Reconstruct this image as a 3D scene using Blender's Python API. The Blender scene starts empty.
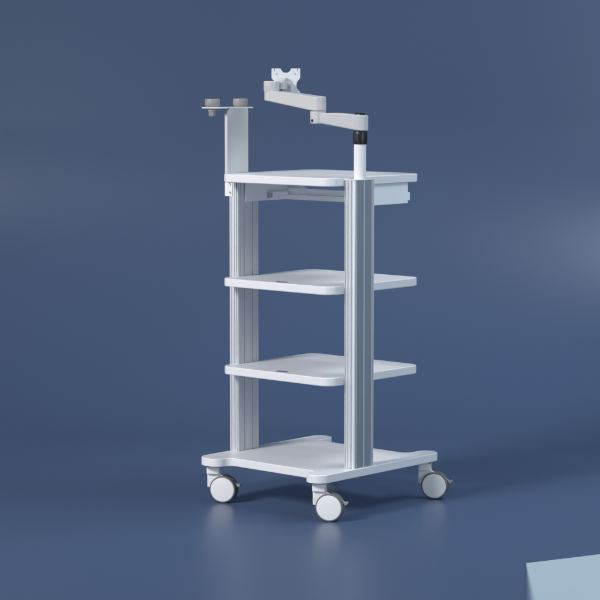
import bpy, bmesh, math, random
from mathutils import Vector, Matrix
R = math.radians
PI = math.pi
scene = bpy.context.scene
C = scene.collection

# ------------------------------------------------------------------ camera
YAW, PITCH = 42.021, 5.806
cam_d = bpy.data.cameras.new("camera")
cam = bpy.data.objects.new("camera", cam_d)
C.objects.link(cam)
cam.location = (5.0195, -5.675, 1.4488)
cam.rotation_euler = (R(90 - PITCH), 0, R(YAW))
cam_d.sensor_width = 36
cam_d.lens = 2253.66 / 600 * 36
cam_d.clip_end = 200
scene.camera = cam
FWD = Vector((-math.sin(R(YAW)), math.cos(R(YAW)), 0))
RGT = Vector((math.cos(R(YAW)), math.sin(R(YAW)), 0))

# ------------------------------------------------------------------ world, lamps, exposure
world = bpy.data.worlds.new("World")
scene.world = world
world.use_nodes = True
bg = world.node_tree.nodes['Background']
bg.inputs[0].default_value = (0.60, 0.76, 1.0, 1)
bg.inputs[1].default_value = 0.20

def area(name, right, fwd, z, target, power, col, sx, sy, spread=180):
    """softbox placed right/forward (metres) of the trolley as the camera sees it"""
    d = bpy.data.lights.new(name, 'AREA')
    d.shape = 'RECTANGLE'; d.size = sx; d.size_y = sy
    d.energy = power; d.color = col; d.spread = R(spread)
    o = bpy.data.objects.new(name, d)
    C.objects.link(o)
    p = RGT * right + FWD * fwd + Vector((0, 0, z))
    o.location = p
    o.rotation_euler = (Vector(target) - p).to_track_quat('-Z', 'Y').to_euler()
    return o

area("key_softbox", -5.0, -4.4, 4.5, (-0.2, 0.1, 0.35), 69, (1.0, 0.965, 0.945), 1.8, 1.8, 64)
area("side_softbox", -4.6, 0.0, 1.5, (0, 0, 0.9), 14, (1.0, 0.96, 0.94), 0.8, 2.2)
area("fill_softbox", 3.8, -4.0, 1.5, (0.2, 0, 0.6), 60, (0.82, 0.94, 1.0), 1.3, 1.3)
area("front_softbox", -2.4, -4.8, 0.7, (0, 0, 0.95), 24, (0.92, 0.97, 1.0), 1.0, 1.0)
area("top_softbox", 2.6, -0.3, 3.9, (0.6, 0, 0), 92, (0.86, 0.94, 1.0), 2.4, 0.9)

scene.view_settings.view_transform = 'Standard'
scene.view_settings.look = 'None'
scene.view_settings.exposure = 0
scene.view_settings.gamma = 1

# ------------------------------------------------------------------ materials
def mat(name, col, rough=0.5, metal=0.0, spec=0.5, rvar=0.0, cvar=0.0, scale=6.0, bump=0.0, bscale=300.0, coat=0.0, stretch=None):
    m = bpy.data.materials.new(name)
    m.use_nodes = True
    nt = m.node_tree
    b = nt.nodes['Principled BSDF']
    b.inputs['Base Color'].default_value = (*col, 1)
    b.inputs['Roughness'].default_value = rough
    b.inputs['Metallic'].default_value = metal
    b.inputs['Specular IOR Level'].default_value = spec
    b.inputs['Coat Weight'].default_value = coat
    b.inputs['Coat Roughness'].default_value = 0.15
    tc = nt.nodes.new('ShaderNodeTexCoord')
    src = tc.outputs['Object']
    if stretch:
        mp = nt.nodes.new('ShaderNodeMapping')
        mp.inputs['Scale'].default_value = stretch
        nt.links.new(src, mp.inputs[0]); src = mp.outputs[0]
    if rvar or cvar:
        n = nt.nodes.new('ShaderNodeTexNoise')
        n.inputs['Scale'].default_value = scale
        n.inputs['Detail'].default_value = 5
        nt.links.new(src, n.inputs['Vector'])
        if rvar:
            mr = nt.nodes.new('ShaderNodeMapRange')
            mr.inputs['To Min'].default_value = rough - rvar
            mr.inputs['To Max'].default_value = rough + rvar
            nt.links.new(n.outputs['Fac'], mr.inputs['Value'])
            nt.links.new(mr.outputs[0], b.inputs['Roughness'])
        if cvar:
            mx = nt.nodes.new('ShaderNodeMix'); mx.data_type = 'RGBA'
            mx.inputs[6].default_value = (*[c * (1 - cvar) for c in col], 1)
            mx.inputs[7].default_value = (*[min(1, c * (1 + cvar)) for c in col], 1)
            nt.links.new(n.outputs['Fac'], mx.inputs[0])
            nt.links.new(mx.outputs[2], b.inputs['Base Color'])
    if bump:
        n2 = nt.nodes.new('ShaderNodeTexNoise')
        n2.inputs['Scale'].default_value = bscale
        nt.links.new(src, n2.inputs['Vector'])
        bp = nt.nodes.new('ShaderNodeBump')
        bp.inputs['Strength'].default_value = bump
        bp.inputs['Distance'].default_value = 0.0005
        nt.links.new(n2.outputs['Fac'], bp.inputs['Height'])
        nt.links.new(bp.outputs[0], b.inputs['Normal'])
    return m

M_back = mat("blue_backdrop", (0.066, 0.102, 0.188), 0.34, 0, 0.45, rvar=0.015, cvar=0.02, scale=1.2)
M_white = mat("white_powder_coat", (0.74, 0.75, 0.77), 0.38, 0, 0.5, rvar=0.04, cvar=0.01, scale=9, bump=0.08, bscale=900)
M_steel = mat("painted_steel", (0.80, 0.84, 0.87), 0.34, 0, 0.5, rvar=0.04, scale=8, bump=0.06, bscale=900)
M_plastic = mat("white_plastic", (0.78, 0.78, 0.79), 0.42, 0, 0.5, rvar=0.03, scale=30)
M_arm = mat("light_grey_arm", (0.55, 0.555, 0.56), 0.40, 0, 0.5, rvar=0.04, scale=20, bump=0.05, bscale=900)
M_alu = mat("anodised_aluminium", (0.73, 0.76, 0.79), 0.38, 0.4, 0.5, rvar=0.04, cvar=0.03, scale=4, stretch=(40, 40, 0.6))
M_strip = mat("grey_infill_strip", (0.30, 0.335, 0.38), 0.42, 0.3, 0.4, rvar=0.04, scale=8)
M_slot = mat("slot_grey_aluminium", (0.40, 0.43, 0.47), 0.5, 0.6, 0.4, rvar=0.03, scale=20)  # even mid grey for grommet slots and rail stops
M_hub = mat("mottled_grey_casting", (0.42, 0.44, 0.45), 0.45, 0.35, 0.5, rvar=0.06, cvar=0.22, scale=160)
M_tyre = mat("grey_rubber", (0.15, 0.15, 0.153), 0.6, 0, 0.35, rvar=0.05, scale=40)
M_black = mat("black_plastic", (0.012, 0.013, 0.015), 0.4, 0, 0.5, rvar=0.05, scale=40)
M_cup = mat("grey_cup_plastic", (0.27, 0.262, 0.258), 0.5, 0, 0.4, rvar=0.05, cvar=0.08, scale=40)
M_metal = mat("bright_metal", (0.55, 0.56, 0.58), 0.3, 0.9, 0.5, rvar=0.05, scale=60)
M_oval = mat("blue_grey_grommet", (0.10, 0.13, 0.20), 0.35, 0, 0.5, rvar=0.03, scale=60)
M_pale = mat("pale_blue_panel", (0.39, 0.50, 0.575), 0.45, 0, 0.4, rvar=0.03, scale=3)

# ------------------------------------------------------------------ mesh helpers
def link(name, bm, m, parent=None, bevel=0.0, seg=3, smooth=35, M=None):
    bmesh.ops.recalc_face_normals(bm, faces=bm.faces[:])
    me = bpy.data.meshes.new(name)
    bm.to_mesh(me); bm.free()
    if M is not None:
        me.transform(M)
    for p in me.polygons: p.use_smooth = True
    me.set_sharp_from_angle(angle=R(smooth))
    me.materials.append(m)
    o = bpy.data.objects.new(name, me)
    C.objects.link(o)
    if parent: o.parent = parent
    if bevel:
        b = o.modifiers.new("bevel", 'BEVEL')
        b.width = bevel; b.segments = seg
        b.limit_method = 'ANGLE'; b.angle_limit = R(40)
        b.harden_normals = True
    return o

def rpoly(pts, default=0.0, n=8):
    """round the corners of a closed 2-D polygon; pts = (x, y[, radius])"""
    out = []
    k = len(pts)
    for i in range(k):
        p = Vector(pts[i][:2]); a = Vector(pts[i - 1][:2]); b = Vector(pts[(i + 1) % k][:2])
        r = pts[i][2] if len(pts[i]) > 2 else default
        if r <= 0:
            out.append((p.x, p.y)); continue
        u = (a - p).normalized(); v = (b - p).normalized()
        ang = u.angle(v)
        t = r / math.tan(ang / 2)
        t = min(t, (a - p).length * 0.5, (b - p).length * 0.5)
        r = t * math.tan(ang / 2)
        c = p + (u + v).normalized() * (r / math.sin(ang / 2))
        s = p + u * t - c; e = p + v * t - c
        a0 = math.atan2(s.y, s.x); a1 = math.atan2(e.y, e.x)
        d = (a1 - a0 + PI) % (2 * PI) - PI
        for j in range(n + 1):
            q = a0 + d * j / n
            out.append((c.x + r * math.cos(q), c.y + r * math.sin(q)))
    return out

def add_prism(bm, poly, z0, z1, M=None):
    lo = [bm.verts.new((x, y, z0)) for x, y in poly]
    hi = [bm.verts.new((x, y, z1)) for x, y in poly]
    if M is not None:
        for v in lo + hi: v.co = M @ v.co
    k = len(poly)
    bm.faces.new(lo[::-1]); bm.faces.new(hi)
    for i in range(k):
        bm.faces.new((lo[i], lo[(i + 1) % k], hi[(i + 1) % k], hi[i]))

def add_box(bm, x0, x1, y0, y1, z0, z1, M=None):
    add_prism(bm, [(x0, y0), (x1, y0), (x1, y1), (x0, y1)], z0, z1, M)

def add_lathe(bm, prof, M=None, n=48):
    """prof = [(r, z)...] revolved about z"""
    rings = []
    for r, z in prof:
        if r < 1e-6:
            v = bm.verts.new((0, 0, z)); 
            if M is not None: v.co = M @ v.co
            rings.append([v])
        else:
            rg = []
            for i in range(n):
                a = 2 * PI * i / n
                v = bm.verts.new((r * math.cos(a), r * math.sin(a), z))
                if M is not None: v.co = M @ v.co
                rg.append(v)
            rings.append(rg)
    for A, B in zip(rings, rings[1:]):
        for i in range(n):
            j = (i + 1) % n
            if len(A) == 1 and len(B) == 1: continue
            if len(A) == 1: bm.faces.new((A[0], B[i], B[j]))
            elif len(B) == 1: bm.faces.new((A[i], A[j], B[0]))
            else: bm.faces.new((A[i], A[j], B[j], B[i]))

def frame(origin, zdir, xdir=(0, 0, 1)):
    """matrix whose local z is zdir and local x is near xdir"""
    z = Vector(zdir).normalized()
    x = Vector(xdir); x = (x - z * x.dot(z)).normalized()
    y = z.cross(x)
    return Matrix(((x.x, y.x, z.x, origin[0]), (x.y, y.y, z.y, origin[1]), (x.z, y.z, z.z, origin[2]), (0, 0, 0, 1)))

T = Matrix.Translation
def circ(cx, cy, r, n=32, ry=None):
    ry = ry or r
    return [(cx + r * math.cos(2 * PI * i / n), cy + ry * math.sin(2 * PI * i / n)) for i in range(n)]

def empty(name, loc, parent=None):
    o = bpy.data.objects.new(name, None)
    o.empty_display_size = 0.05
    C.objects.link(o); o.location = loc
    if parent: o.parent = parent
    return o

# ------------------------------------------------------------------ backdrop: floor sweeping up into a wall
def build_backdrop():
    start, rad, top = 8.9, 1.25, 6.0
    prof = [(-4.0, 0.0)] + [(x, 0.0) for x in (0, 3, 5, 6, 7, 8)]
    for i in range(49):
        a = (PI / 2) * i / 48
        prof.append((start + rad * math.sin(a), rad * (1 - math.cos(a))))
    prof.append((start + rad, top))
    base = Vector((cam.location.x, cam.location.y, 0))
    SKEW = R(0)
    f = Matrix.Rotation(SKEW, 3, 'Z') @ FWD
    r = Matrix.Rotation(SKEW, 3, 'Z') @ RGT
    bm = bmesh.new()
    cols = []
    for s in (-9, -3, 0, 3, 9):
        cols.append([bm.verts.new(base + f * d + r * s + Vector((0, 0, z))) for d, z in prof])
    for A, B in zip(cols, cols[1:]):
        for i in range(len(prof) - 1):
            bm.faces.new((A[i], B[i], B[i + 1], A[i + 1]))
    bmesh.ops.recalc_face_normals(bm, faces=bm.faces[:])
    me = bpy.data.meshes.new("floor"); bm.to_mesh(me); bm.free()
    for p in me.polygons: p.use_smooth = True
    me.materials.append(M_back)
    o = bpy.data.objects.new("floor", me)
    C.objects.link(o)
    o['kind'] = 'structure'
build_backdrop()

def painted_soft_edge(m, u, w):
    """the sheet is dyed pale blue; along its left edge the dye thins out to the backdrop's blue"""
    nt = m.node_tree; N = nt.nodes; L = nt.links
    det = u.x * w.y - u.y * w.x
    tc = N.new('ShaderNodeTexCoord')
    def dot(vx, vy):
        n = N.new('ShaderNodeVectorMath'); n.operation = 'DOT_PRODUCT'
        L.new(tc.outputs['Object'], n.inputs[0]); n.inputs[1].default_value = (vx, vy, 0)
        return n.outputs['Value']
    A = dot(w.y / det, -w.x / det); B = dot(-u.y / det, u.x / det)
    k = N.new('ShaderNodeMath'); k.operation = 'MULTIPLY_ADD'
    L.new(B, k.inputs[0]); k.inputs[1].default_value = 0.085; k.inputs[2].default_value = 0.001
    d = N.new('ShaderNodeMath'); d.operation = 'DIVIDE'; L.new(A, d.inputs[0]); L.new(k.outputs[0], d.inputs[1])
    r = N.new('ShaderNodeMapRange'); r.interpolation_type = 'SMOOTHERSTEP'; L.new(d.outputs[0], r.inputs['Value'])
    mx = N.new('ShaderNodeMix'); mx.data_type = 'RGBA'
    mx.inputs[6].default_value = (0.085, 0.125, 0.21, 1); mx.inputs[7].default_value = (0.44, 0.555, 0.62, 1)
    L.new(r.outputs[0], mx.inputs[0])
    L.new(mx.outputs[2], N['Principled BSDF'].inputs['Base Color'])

def build_panel():
    bm = bmesh.new()
    c = Vector((1.136, -0.368))
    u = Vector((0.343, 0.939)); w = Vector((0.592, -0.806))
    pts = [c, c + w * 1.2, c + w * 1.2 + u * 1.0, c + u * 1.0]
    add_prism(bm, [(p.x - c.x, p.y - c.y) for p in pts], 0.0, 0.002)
    painted_soft_edge(M_pale, u, w)  # edge blur is painted into the sheet's base colour
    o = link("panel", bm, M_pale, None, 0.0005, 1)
    o.location = (c.x, c.y, 0.0005)
    o['label'] = "pale blue flat panel lying on the dark blue floor in the bottom right corner"
    o['category'] = "panel"
build_panel()

# ------------------------------------------------------------------ the trolley
cart = empty("medical_trolley", (0, 0, 0))
cart['label'] = "white four-tier medical trolley with ribbed aluminium columns, casters and monitor arm"
cart['category'] = "trolley"

# base plate: straight sides, front and rear edges recessed between corner lobes
BX0, BX1, BY0, BY1, ZB0, ZB1 = -0.264, 0.298, -0.336, 0.288, 0.128, 0.156
def build_base():
    fy, ry, lw, fl = -0.274, 0.192, 0.078, 0.03
    rc = 0.046
    pts = [(BX0, BY0, rc), (BX0 + lw + 0.016, BY0, 0.042), (BX0 + lw + 0.026, fy, 0.03),
           (BX1 - lw, fy, 0.012), (BX1 - lw + 0.0, BY0, 0.03), (BX1, BY0, rc),
           (BX1, BY1, rc), (BX1 - lw, BY1, 0.04), (BX1 - lw, ry, 0.03),
           (BX0 + lw, ry, 0.012), (BX0 + lw, BY1, 0.03), (BX0, BY1, rc)]
    bm = bmesh.new()
    add_prism(bm, rpoly(pts, n=10), ZB0, ZB1)
    return link("base", bm, M_white, cart, 0.003, 3)
base = build_base()

# shelves
SW, SD, ST = 0.4955, 0.475, 0.028
def build_shelf(ztop, hole=True):
    bm = bmesh.new()
    hx, hy = SW / 2, SD / 2
    add_prism(bm, rpoly([(-hx, -hy, .045), (hx, -hy, .045), (hx, hy, .045), (-hx, hy, .045)], n=12), -ST, 0)
    o = link("shelf", bm, M_white, cart, 0.0035, 3)
    o.location = (0, 0, ztop)
    if hole:
        b2 = bmesh.new()
        add_prism(b2, circ(0, 0, 0.025, 40, 0.013), -0.002, 0.0006)
        g = link("cable_grommet", b2, M_oval, o, 0.0004, 2)
        g.location = (0.014, -hy + 0.030, 0)
        b3 = bmesh.new()
        add_prism(b3, rpoly([(-.009, -.0025), (.009, -.0025), (.009, .0025), (-.009, .0025)], .002, 4), 0.0004, 0.0012)
        link("grommet_slot", b3, M_slot, o, 0).location = (0.014, -hy + 0.030, 0)
    return o
build_shelf(1.1056, False)
build_shelf(0.7549)
build_shelf(0.4567)

# columns: extruded aluminium profile, ribs on the outer face, narrow slots on the inner face
CY0, CY1 = -0.166, -0.063
def column_profile():
    """half-size 0.0215 in x (outer face at +x), 0.0515 in y, centred"""
    hx, hy = 0.0215, 0.0515
    P = []
    def notch_y(face_y, xs, depth, sgn):      # on an end face running in x
        for a, b in xs:
            P.extend([(a, face_y), (a, face_y + sgn * depth), (b, face_y + sgn * depth), (b, face_y)])
    # -y end face, from x=-hx to +hx
    P.extend([(-hx, -hy + .002), (-hx + .002, -hy)])
    notch_y(-hy, [(-.0175, -.0130), (-.0065, -.0035), (.0080, .0125)], .0048, 1)
    P.extend([(hx - .0055, -hy), (hx - .0016, -hy + .0016)])
    # +x outer face, y from -hy to hy
    P.append((hx, -hy + .0055))
    def feat(y0, y1, dx):
        P.extend([(hx, y0), (hx + dx, y0 + .0006), (hx + dx, y1 - .0006), (hx, y1)])
    pan = -.0022
    P.extend([(hx, -.0440), (hx - .005, -.0436), (hx - .005, -.0405), (hx, -.0401), (hx, -.0362),
              (hx + pan, -.0354), (hx + pan, -.0032), (hx, -.0024), (hx, .0024), (hx + pan, .0032),
              (hx + pan, .0354), (hx, .0362), (hx, .0401), (hx - .005, .0405), (hx - .005, .0436), (hx, .0440)])
    P.extend([(hx, hy - .0055), (hx - .0016, hy - .0016), (hx - .0055, hy)])
    for a, b in [(.0125, .0085), (-.0045, -.0075), (-.0135, -.0165)]:
        P.extend([(a, hy), (a, hy - .0045), (b, hy - .0045), (b, hy)])
    P.extend([(-hx + .002, hy), (-hx, hy - .002)])
    # -x inner face, y from hy to -hy : rounded ribs and two narrow slots
    for y0, y1, d in [(.0410, .0370, .002), (.0218, .0186, .005), (-.0186, -.0218, .005), (-.0370, -.0410, .002)]:
        P.extend([(-hx, y0), (-hx + d, y0), (-hx + d, y1), (-hx, y1)])
    return P
def build_column(cx, flip):
    P = column_profile()
    if flip: P = [(-x, y) for x, y in P][::-1]
    bm = bmesh.new()
    add_prism(bm, P, ZB1 + 0.0002, 1.0965)
    o = link("column", bm, M_alu, cart, 0.0005, 1, smooth=20)
    o.location = (cx, (CY0 + CY1) / 2, 0)
    sg = -1 if flip else 1
    for v0, v1 in ((-.0352, -.0034), (.0034, .0352)):
        b3 = bmesh.new()
        xa, xb = sorted((sg * (.0215 - .0021), sg * (.0215 - .0006)))
        add_box(b3, xa, xb, v0, v1, ZB1 + .0005, 1.0960)
        link("infill_strip", b3, M_strip, o, 0)
    b2 = bmesh.new()
    add_prism(b2, rpoly([(-.0222, -.0522), (.0222, -.0522), (.0222, .0522), (-.0222, .0522)], .004, 4), 1.0967, 1.0995)
    link("end_cap", b2, M_plastic, o, 0.0007, 2)
    return o
build_column(0.2695, False)
build_column(-0.2485, True)

# keyboard-drawer bracket beneath the top shelf
def build_bracket():
    ztop = 1.1056 - ST - 0.0003
    for sx in (-1, 1):
        x0, x1 = (-0.2265, -0.2235) if sx < 0 else (0.2365, 0.2395)
        M = Matrix(((0, 0, 1, 0), (1, 0, 0, 0), (0, 1, 0, 0), (0, 0, 0, 1)))   # (u,v,w)->(y=u, z=v, x=w)
        bm = bmesh.new()
        ya = -0.133 if sx < 0 else -0.150
        poly = [(ya, 1.008), (0.169, 1.008), (0.169, 1.017), (0.181, 1.017), (0.181, 1.044), (0.169, 1.044), (0.169, ztop), (ya, ztop)]
        add_prism(bm, poly, x0, x1, M)
        s = link("side_bracket", bm, M_steel, cart, 0.0008, 2)
        # slide rail on the inner face
        b2 = bmesh.new()
        xi = x1 if sx < 0 else x0
        xa, xb = (xi, xi + 0.009) if sx < 0 else (xi - 0.009, xi)
        add_prism(b2, [(-0.02, 1.013), (0.078, 1.013), (0.078, 1.037), (-0.02, 1.037)], min(xa, xb), max(xa, xb), M)
        link("slide_rail", b2, M_steel, s, 0.0015, 2)
        b3 = bmesh.new()
        add_prism(b3, [(-0.0235, 1.016), (-0.0205, 1.016), (-0.0205, 1.035), (-0.0235, 1.035)], min(xa, xb), max(xa, xb), M)
        add_prism(b3, [(-0.018, 1.018), (-0.008, 1.018), (-0.008, 1.034), (-0.018, 1.034)], (max(xa, xb) + .0002) if sx < 0 else (min(xa, xb) - .001), (max(xa, xb) + .0012) if sx < 0 else (min(xa, xb) - .0002), M)
        link("rail_stop", b3, M_slot, s, 0.0)
    bm = bmesh.new()
    add_box(bm, -0.2232, 0.2362, 0.080, 0.083, 1.026, 1.046)
    add_box(bm, -0.2232, 0.2362, 0.072, 0.0797, 1.008, 1.0255)
    add_box(bm, -0.2232, 0.2362, 0.0835, 0.105, 1.008, 1.011)
    link("crosspiece", bm, M_steel, cart, 0.0012, 2)
    # corner strap beneath the front left of the top shelf, two screws
    bm = bmesh.new()
    add_prism(bm, rpoly([(-0.2235, 1.031), (-0.189, 1.031), (-0.189, ztop), (-0.2235, ztop)], .002, 3), 0, 0.004, frame((0, -0.229, 0), (0, -1, 0), (1, 0, 0)) @ Matrix(((1, 0, 0, 0), (0, 1, 0, 0), (0, 0, 1, 0), (0, 0, 0, 1))))
    st = link("corner_strap", bm, M_plastic, cart, 0.0008, 2)
    for z in (1.072, 1.043):
        b2 = bmesh.new()
        add_lathe(b2, [(0, .0024), (.0022, .0024), (.0024, .0012), (.0040, .0022), (.0047, .0008), (.0047, 0), (0, 0)], frame((-0.199, -0.2332, z), (0, -1, 0), (1, 0, 0)), 20)
        link("screw", b2, M_metal, st)
build_bracket()

# handpiece holder: flat post on the left of the top shelf carrying a plate and two cups
def build_holder():
    bm = bmesh.new()
    poly = rpoly([(-0.222, 1.1058), (-0.119, 1.1058), (-0.119, 1.3235, .004), (-0.222, 1.3235, .020)], n=8)
    M = Matrix(((0, 0, 1, 0), (1, 0, 0, 0), (0, 1, 0, 0), (0, 0, 0, 1)))
    add_prism(bm, poly, -0.2345, -0.2215, M)
    post = link("holder_post", bm, M_arm, cart, 0.002, 3)
    bm = bmesh.new()
    add_prism(bm, rpoly([(-0.303, -0.268), (-0.2215, -0.268), (-0.2215, -0.088), (-0.303, -0.088)], .012, 6), 1.3237, 1.3275)
    link("holder_plate", bm, M_white, post, 0.0008, 2)
    for y in (-0.245, -0.109):
        bm = bmesh.new()
        z = 1.3277
        add_lathe(bm, [(.0205, z), (.0235, z + .003), (.0250, z + .010), (.0250, z + .026), (.0240, z + .0275), (.0215, z + .0275), (.0205, z + .026), (.017, z + .006), (0, z + .006)], T((-0.268, y, 0)), 40)
        c = link("cup", bm, M_cup, post)
        bm = bmesh.new()
        add_lathe(bm, [(.0150, 1.3235), (.0150, 1.313), (.0125, 1.3115), (.0125, 1.299), (.0115, 1.2975), (0, 1.2975)], T((-0.268, y, 0)), 32)
        link("nozzle", bm, M_cup, post)
build_holder()

# monitor arm
PX, PY = 0.2695, -0.113
def tapered_arm(bm, A, B, wA, wB, zA, zB, n=14, bulge=0.0):
    """stadium plan from A to B, with bottom/top heights per end"""
    A = Vector(A); B = Vector(B)
    d = (B - A); L = d.length; d.normalize(); s = Vector((-d.y, d.x))
    outline = []
    for i in range(n + 1):
        a = PI / 2 + PI * i / n
        outline.append((A + d * (wA * math.cos(a)) + s * (wA * math.sin(a)), wA * math.cos(a)))
    K = 10
    for i in range(1, K):
        t = i / K
        outline.append((A + d * (L * t) - s * (wA + (wB - wA) * t), L * t))
    for i in range(n + 1):
        a = -PI / 2 + PI * i / n
        outline.append((B + d * (wB * math.cos(a)) + s * (wB * math.sin(a)), L + wB * math.cos(a)))
    for i in range(K - 1, 0, -1):
        t = i / K
        outline.append((A + d * (L * t) + s * (wA + (wB - wA) * t), L * t))
    lo, hi = [], []
    for p, u in outline:
        t = max(0, min(1, u / L))
        zb = zA[0] + (zB[0] - zA[0]) * t; zt = zA[1] + (zB[1] - zA[1]) * t + bulge * math.sin(PI * t)
        lo.append(bm.verts.new((p.x, p.y, zb))); hi.append(bm.verts.new((p.x, p.y, zt)))
    k = len(lo)
    bm.faces.new(lo[::-1]); bm.faces.new(hi)
    for i in range(k):
        bm.faces.new((lo[i], lo[(i + 1) % k], hi[(i + 1) % k], hi[i]))

def build_arm():
    bm = bmesh.new()
    add_lathe(bm, [(0, 1.0997), (.0200, 1.0997), (.0200, 1.216), (.0185, 1.2175), (0, 1.2175)], T((PX, PY, 0)), 48)
    pole = link("arm_pole", bm, M_plastic, cart)
    bm = bmesh.new()
    add_lathe(bm, [(.0205, 1.2125), (.0226, 1.2130), (.0232, 1.2150), (.0232, 1.2515), (.0222, 1.2540), (0, 1.2540)], T((PX, PY, 0)), 48)
    add_box(bm, -.004, .004, -.0265, -.02, 1.222, 1.246, T((PX, PY, 0)) @ Matrix.Rotation(R(20), 4, 'Z'))
    link("clamp_collar", bm, M_black, pole, 0.0006, 1)
    E = (PX - .118, PY - .072)                     # elbow
    bm = bmesh.new()
    tapered_arm(bm, E, (PX, PY), .0235, .0262, (1.2830, 1.3110), (1.2560, 1.3060), bulge=.004)
    la = link("lower_arm", bm, M_arm, pole, 0.004, 4)
    bm = bmesh.new()
    add_lathe(bm, [(.016, 1.3055), (.016, 1.3115), (.013, 1.3135), (0, 1.3138)], T((PX - .003, PY + .002, 0)), 32)
    link("pivot_cap", bm, M_black, pole)
    # elbow drum hanging below the lower arm's end
    bm = bmesh.new()
    add_lathe(bm, [(0, 1.2770), (.020, 1.2770), (.0245, 1.2805), (.0256, 1.286), (.0256, 1.3185), (0, 1.3185)], T((*E, 0)), 40)
    ed = link("elbow_joint", bm, M_arm, pole)
    # cable clip mouth under the elbow
    bm = bmesh.new()
    nrm = (-RGT * 0.75 - FWD * 0.66)
    add_lathe(bm, [(0, .0262), (.0052, .0262), (.0056, .0230), (.0056, .02), (0, .02)], frame((E[0], E[1], 1.2885), nrm, (0, 0, 1)), 20)
    link("cable_clip", bm, M_black, pole)
    # upper arm
    U = (E[0] - .224, E[1] + .020)
    bm = bmesh.new()
    tapered_arm(bm, U, E, .0235, .0262, (1.3500, 1.3830), (1.3195, 1.3660), bulge=.002)
    link("upper_arm", bm, M_arm, pole, 0.004, 4)
    # two small cover screws on top of the upper arm, slot clip below it
    bm = bmesh.new()
    add_box(bm, -.012, .012, -.008, .008, 0, .005, T((U[0] + .05, U[1] - .004, 1.3415)))
    link("cable_cover", bm, M_arm, pole, 0.0015, 2)
    # head drum on the arm's far end
    bm = bmesh.new()
    add_lathe(bm, [(0, 1.3795), (.0248, 1.3795), (.0252, 1.3835), (.0262, 1.3860), (.0262, 1.4125), (.0240, 1.4155), (0, 1.4155)], T((*U, 0)), 40)
    ang = Matrix.Rotation(R(22), 4, 'Z')
    link("head_drum", bm, M_arm, pole)
    # tilt link and hub
    n = (RGT * 0.16 - FWD * 0.98).normalized()       # towards the camera
    side = Vector((0, 0, 1)).cross(n).normalized()
    PC = Vector((U[0], U[1], 0)) + RGT * .0475 + FWD * .032; PC.z = 1.4010
    Mp = frame(PC, n, (0, 0, 1))                      # local x up, local y = n x up
    bm = bmesh.new()
    a = Vector((U[0], U[1], 1.4)); 
    d = (PC - n * -.026) - a; d.z = 0
    Ml = frame(a, (0, 0, 1), d)
    add_box(bm, .015, d.length, -.009, .009, -.012, .010, Ml)
    lk = link("tilt_link", bm, M_hub, pole, 0.002, 2)
    bm = bmesh.new()
    yd = n.cross(Vector((0, 0, 1)))
    hub = PC + n * .016
    add_lathe(bm, [(0, -.0130), (.0075, -.0130), (.0082, -.0120), (.0082, .0120), (.0075, .0130), (0, .0130)], frame(hub + Vector((0, 0, .004)), yd, (0, 0, 1)), 24)
    add_prism(bm, rpoly([(.024, -.006), (.024, .006), (-.008, .0155), (-.030, .0155), (-.030, -.0155), (-.008, -.0155)], .004, 4), .0022, .0120, Mp)
    link("tilt_hub", bm, M_hub, pole, 0.0012, 2)
    # mounting plate: X-shaped with notched sides (local x up, y sideways)
    q = [(.0415, .0), (.0425, .0075), (.0455, .0120), (.0500, .0150), (.0560, .0185),
         (.0560, .0380), (.0470, .0380), (.0470, .0398), (.0560, .0398), (.0560, .0468), (.0548, .0480),
         (.0240, .0480), (.0190, .0445), (.0150, .0400), (.0090, .0366), (.0, .0354)]
    qb = [(-x, y) for x, y in q[::-1] if (x, y) not in ((.0470, .0380), (.0470, .0398), (.0, .0354))]
    half = q + qb
    pl = half + [(x, -y) for x, y in half[::-1] if y > 0]
    bm = bmesh.new()
    add_prism(bm, pl, -.0018, .0018, Mp)
    mp = link("mounting_plate", bm, M_white, pole, 0.0005, 1)
    for sx in (-1, 1):
        for sy in (-1, 1):
            bm = bmesh.new()
            add_prism(bm, circ(sx * .0375, sy * .0308, .0019, 14), .0019, .0022, Mp)
            link("screw_hole", bm, M_black, mp)
build_arm()

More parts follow.
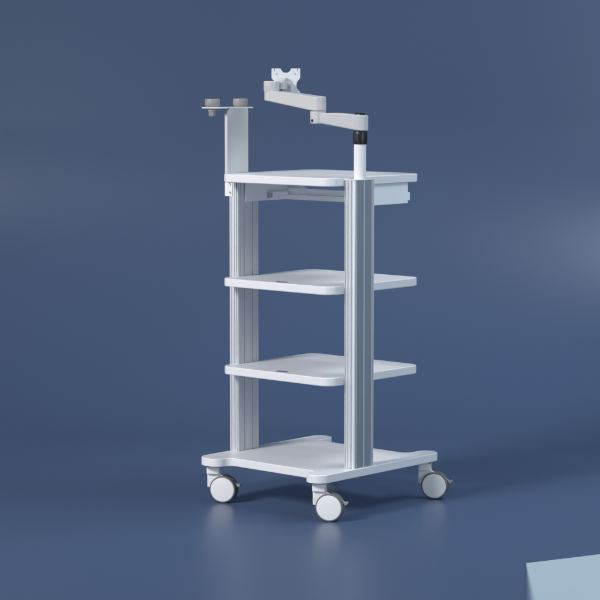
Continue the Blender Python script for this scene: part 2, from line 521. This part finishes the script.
# casters ------------------------------------------------------------
WR = 0.046
def build_caster(x, y, rot):
    """rolling direction local +x (wheel trails that way), axle along local y; camera side is -y"""
    root = empty("caster", (x, y, 0), cart)
    root.rotation_euler = (0, 0, R(rot))
    tr = 0.036
    bm = bmesh.new()
    add_lathe(bm, [(0, .1278), (.011, .1278), (.011, .120), (0, .120)], None, 24)
    link("stem", bm, M_metal, root)
    bm = bmesh.new()
    M = frame((0, 0, 0), (0, -1, 0), (1, 0, 0))      # (u,v,w) -> x=u, z=v, y=-w
    M = Matrix(((1, 0, 0, 0), (0, 0, -1, 0), (0, 1, 0, 0), (0, 0, 0, 1)))
    poly = rpoly([(-.0215, .1205, .004), (-.0215, .050, .004), (-.010, .050, .004), (.006, .060, .02), (.040, .062, .01), (.046, .084, .02), (.0225, .096, .01), (.0225, .1205, .004)], n=6)
    add_prism(bm, poly, -.0050, .0050, M)
    add_prism(bm, rpoly([(-.0218, -.016), (.0225, -.016), (.0225, .016), (-.0218, .016)], .006, 5), .0965, .1205)
    # broad cap of the housing above the wheels
    add_lathe(bm, [(0, .1240), (.0150, .1240), (.0150, .1200), (0, .1200)], None, 32)
    link("housing", bm, M_plastic, root, 0.002, 3)
    # axle hub
    for s in (-1, 1):
        Mw = frame((tr, s * .0135, WR), (0, s, 0), (0, 0, 1))
        bm = bmesh.new()
        r = WR
        add_lathe(bm, [(.036, -.0085), (r - .004, -.0085), (r - .0012, -.0065), (r, -.003), (r, .003), (r - .0012, .0060), (r - .0024, .0072), (r - .0048, .0076), (r - .0048, -.002)], Mw, 64)
        w = link("tyre", bm, M_tyre, root)
        bm = bmesh.new()
        add_lathe(bm, [(.0370, -.0080), (r - .0050, -.0070), (r - .0050, .0076), (r - .0062, .0090), (r - .012, .0096), (0, .0100)], Mw, 64)
        link("wheel", bm, M_plastic, root)
    # brake lever on the trailing side
    bm = bmesh.new()
    poly = rpoly([(.064, .074), (.086, .064, .004), (.094, .066, .004), (.096, .060, .003), (.090, .054, .004), (.078, .056, .004), (.064, .062)], n=4)
    add_prism(bm, poly, -.0075, .0075, M)
    link("brake_lever", bm, M_cup, root, 0.0015, 2)
    return root
CROT = 28
build_caster(-0.225, -0.290, CROT)
build_caster(0.252, -0.290, CROT)
build_caster(0.262, 0.240, CROT)
build_caster(-0.228, 0.240, CROT)
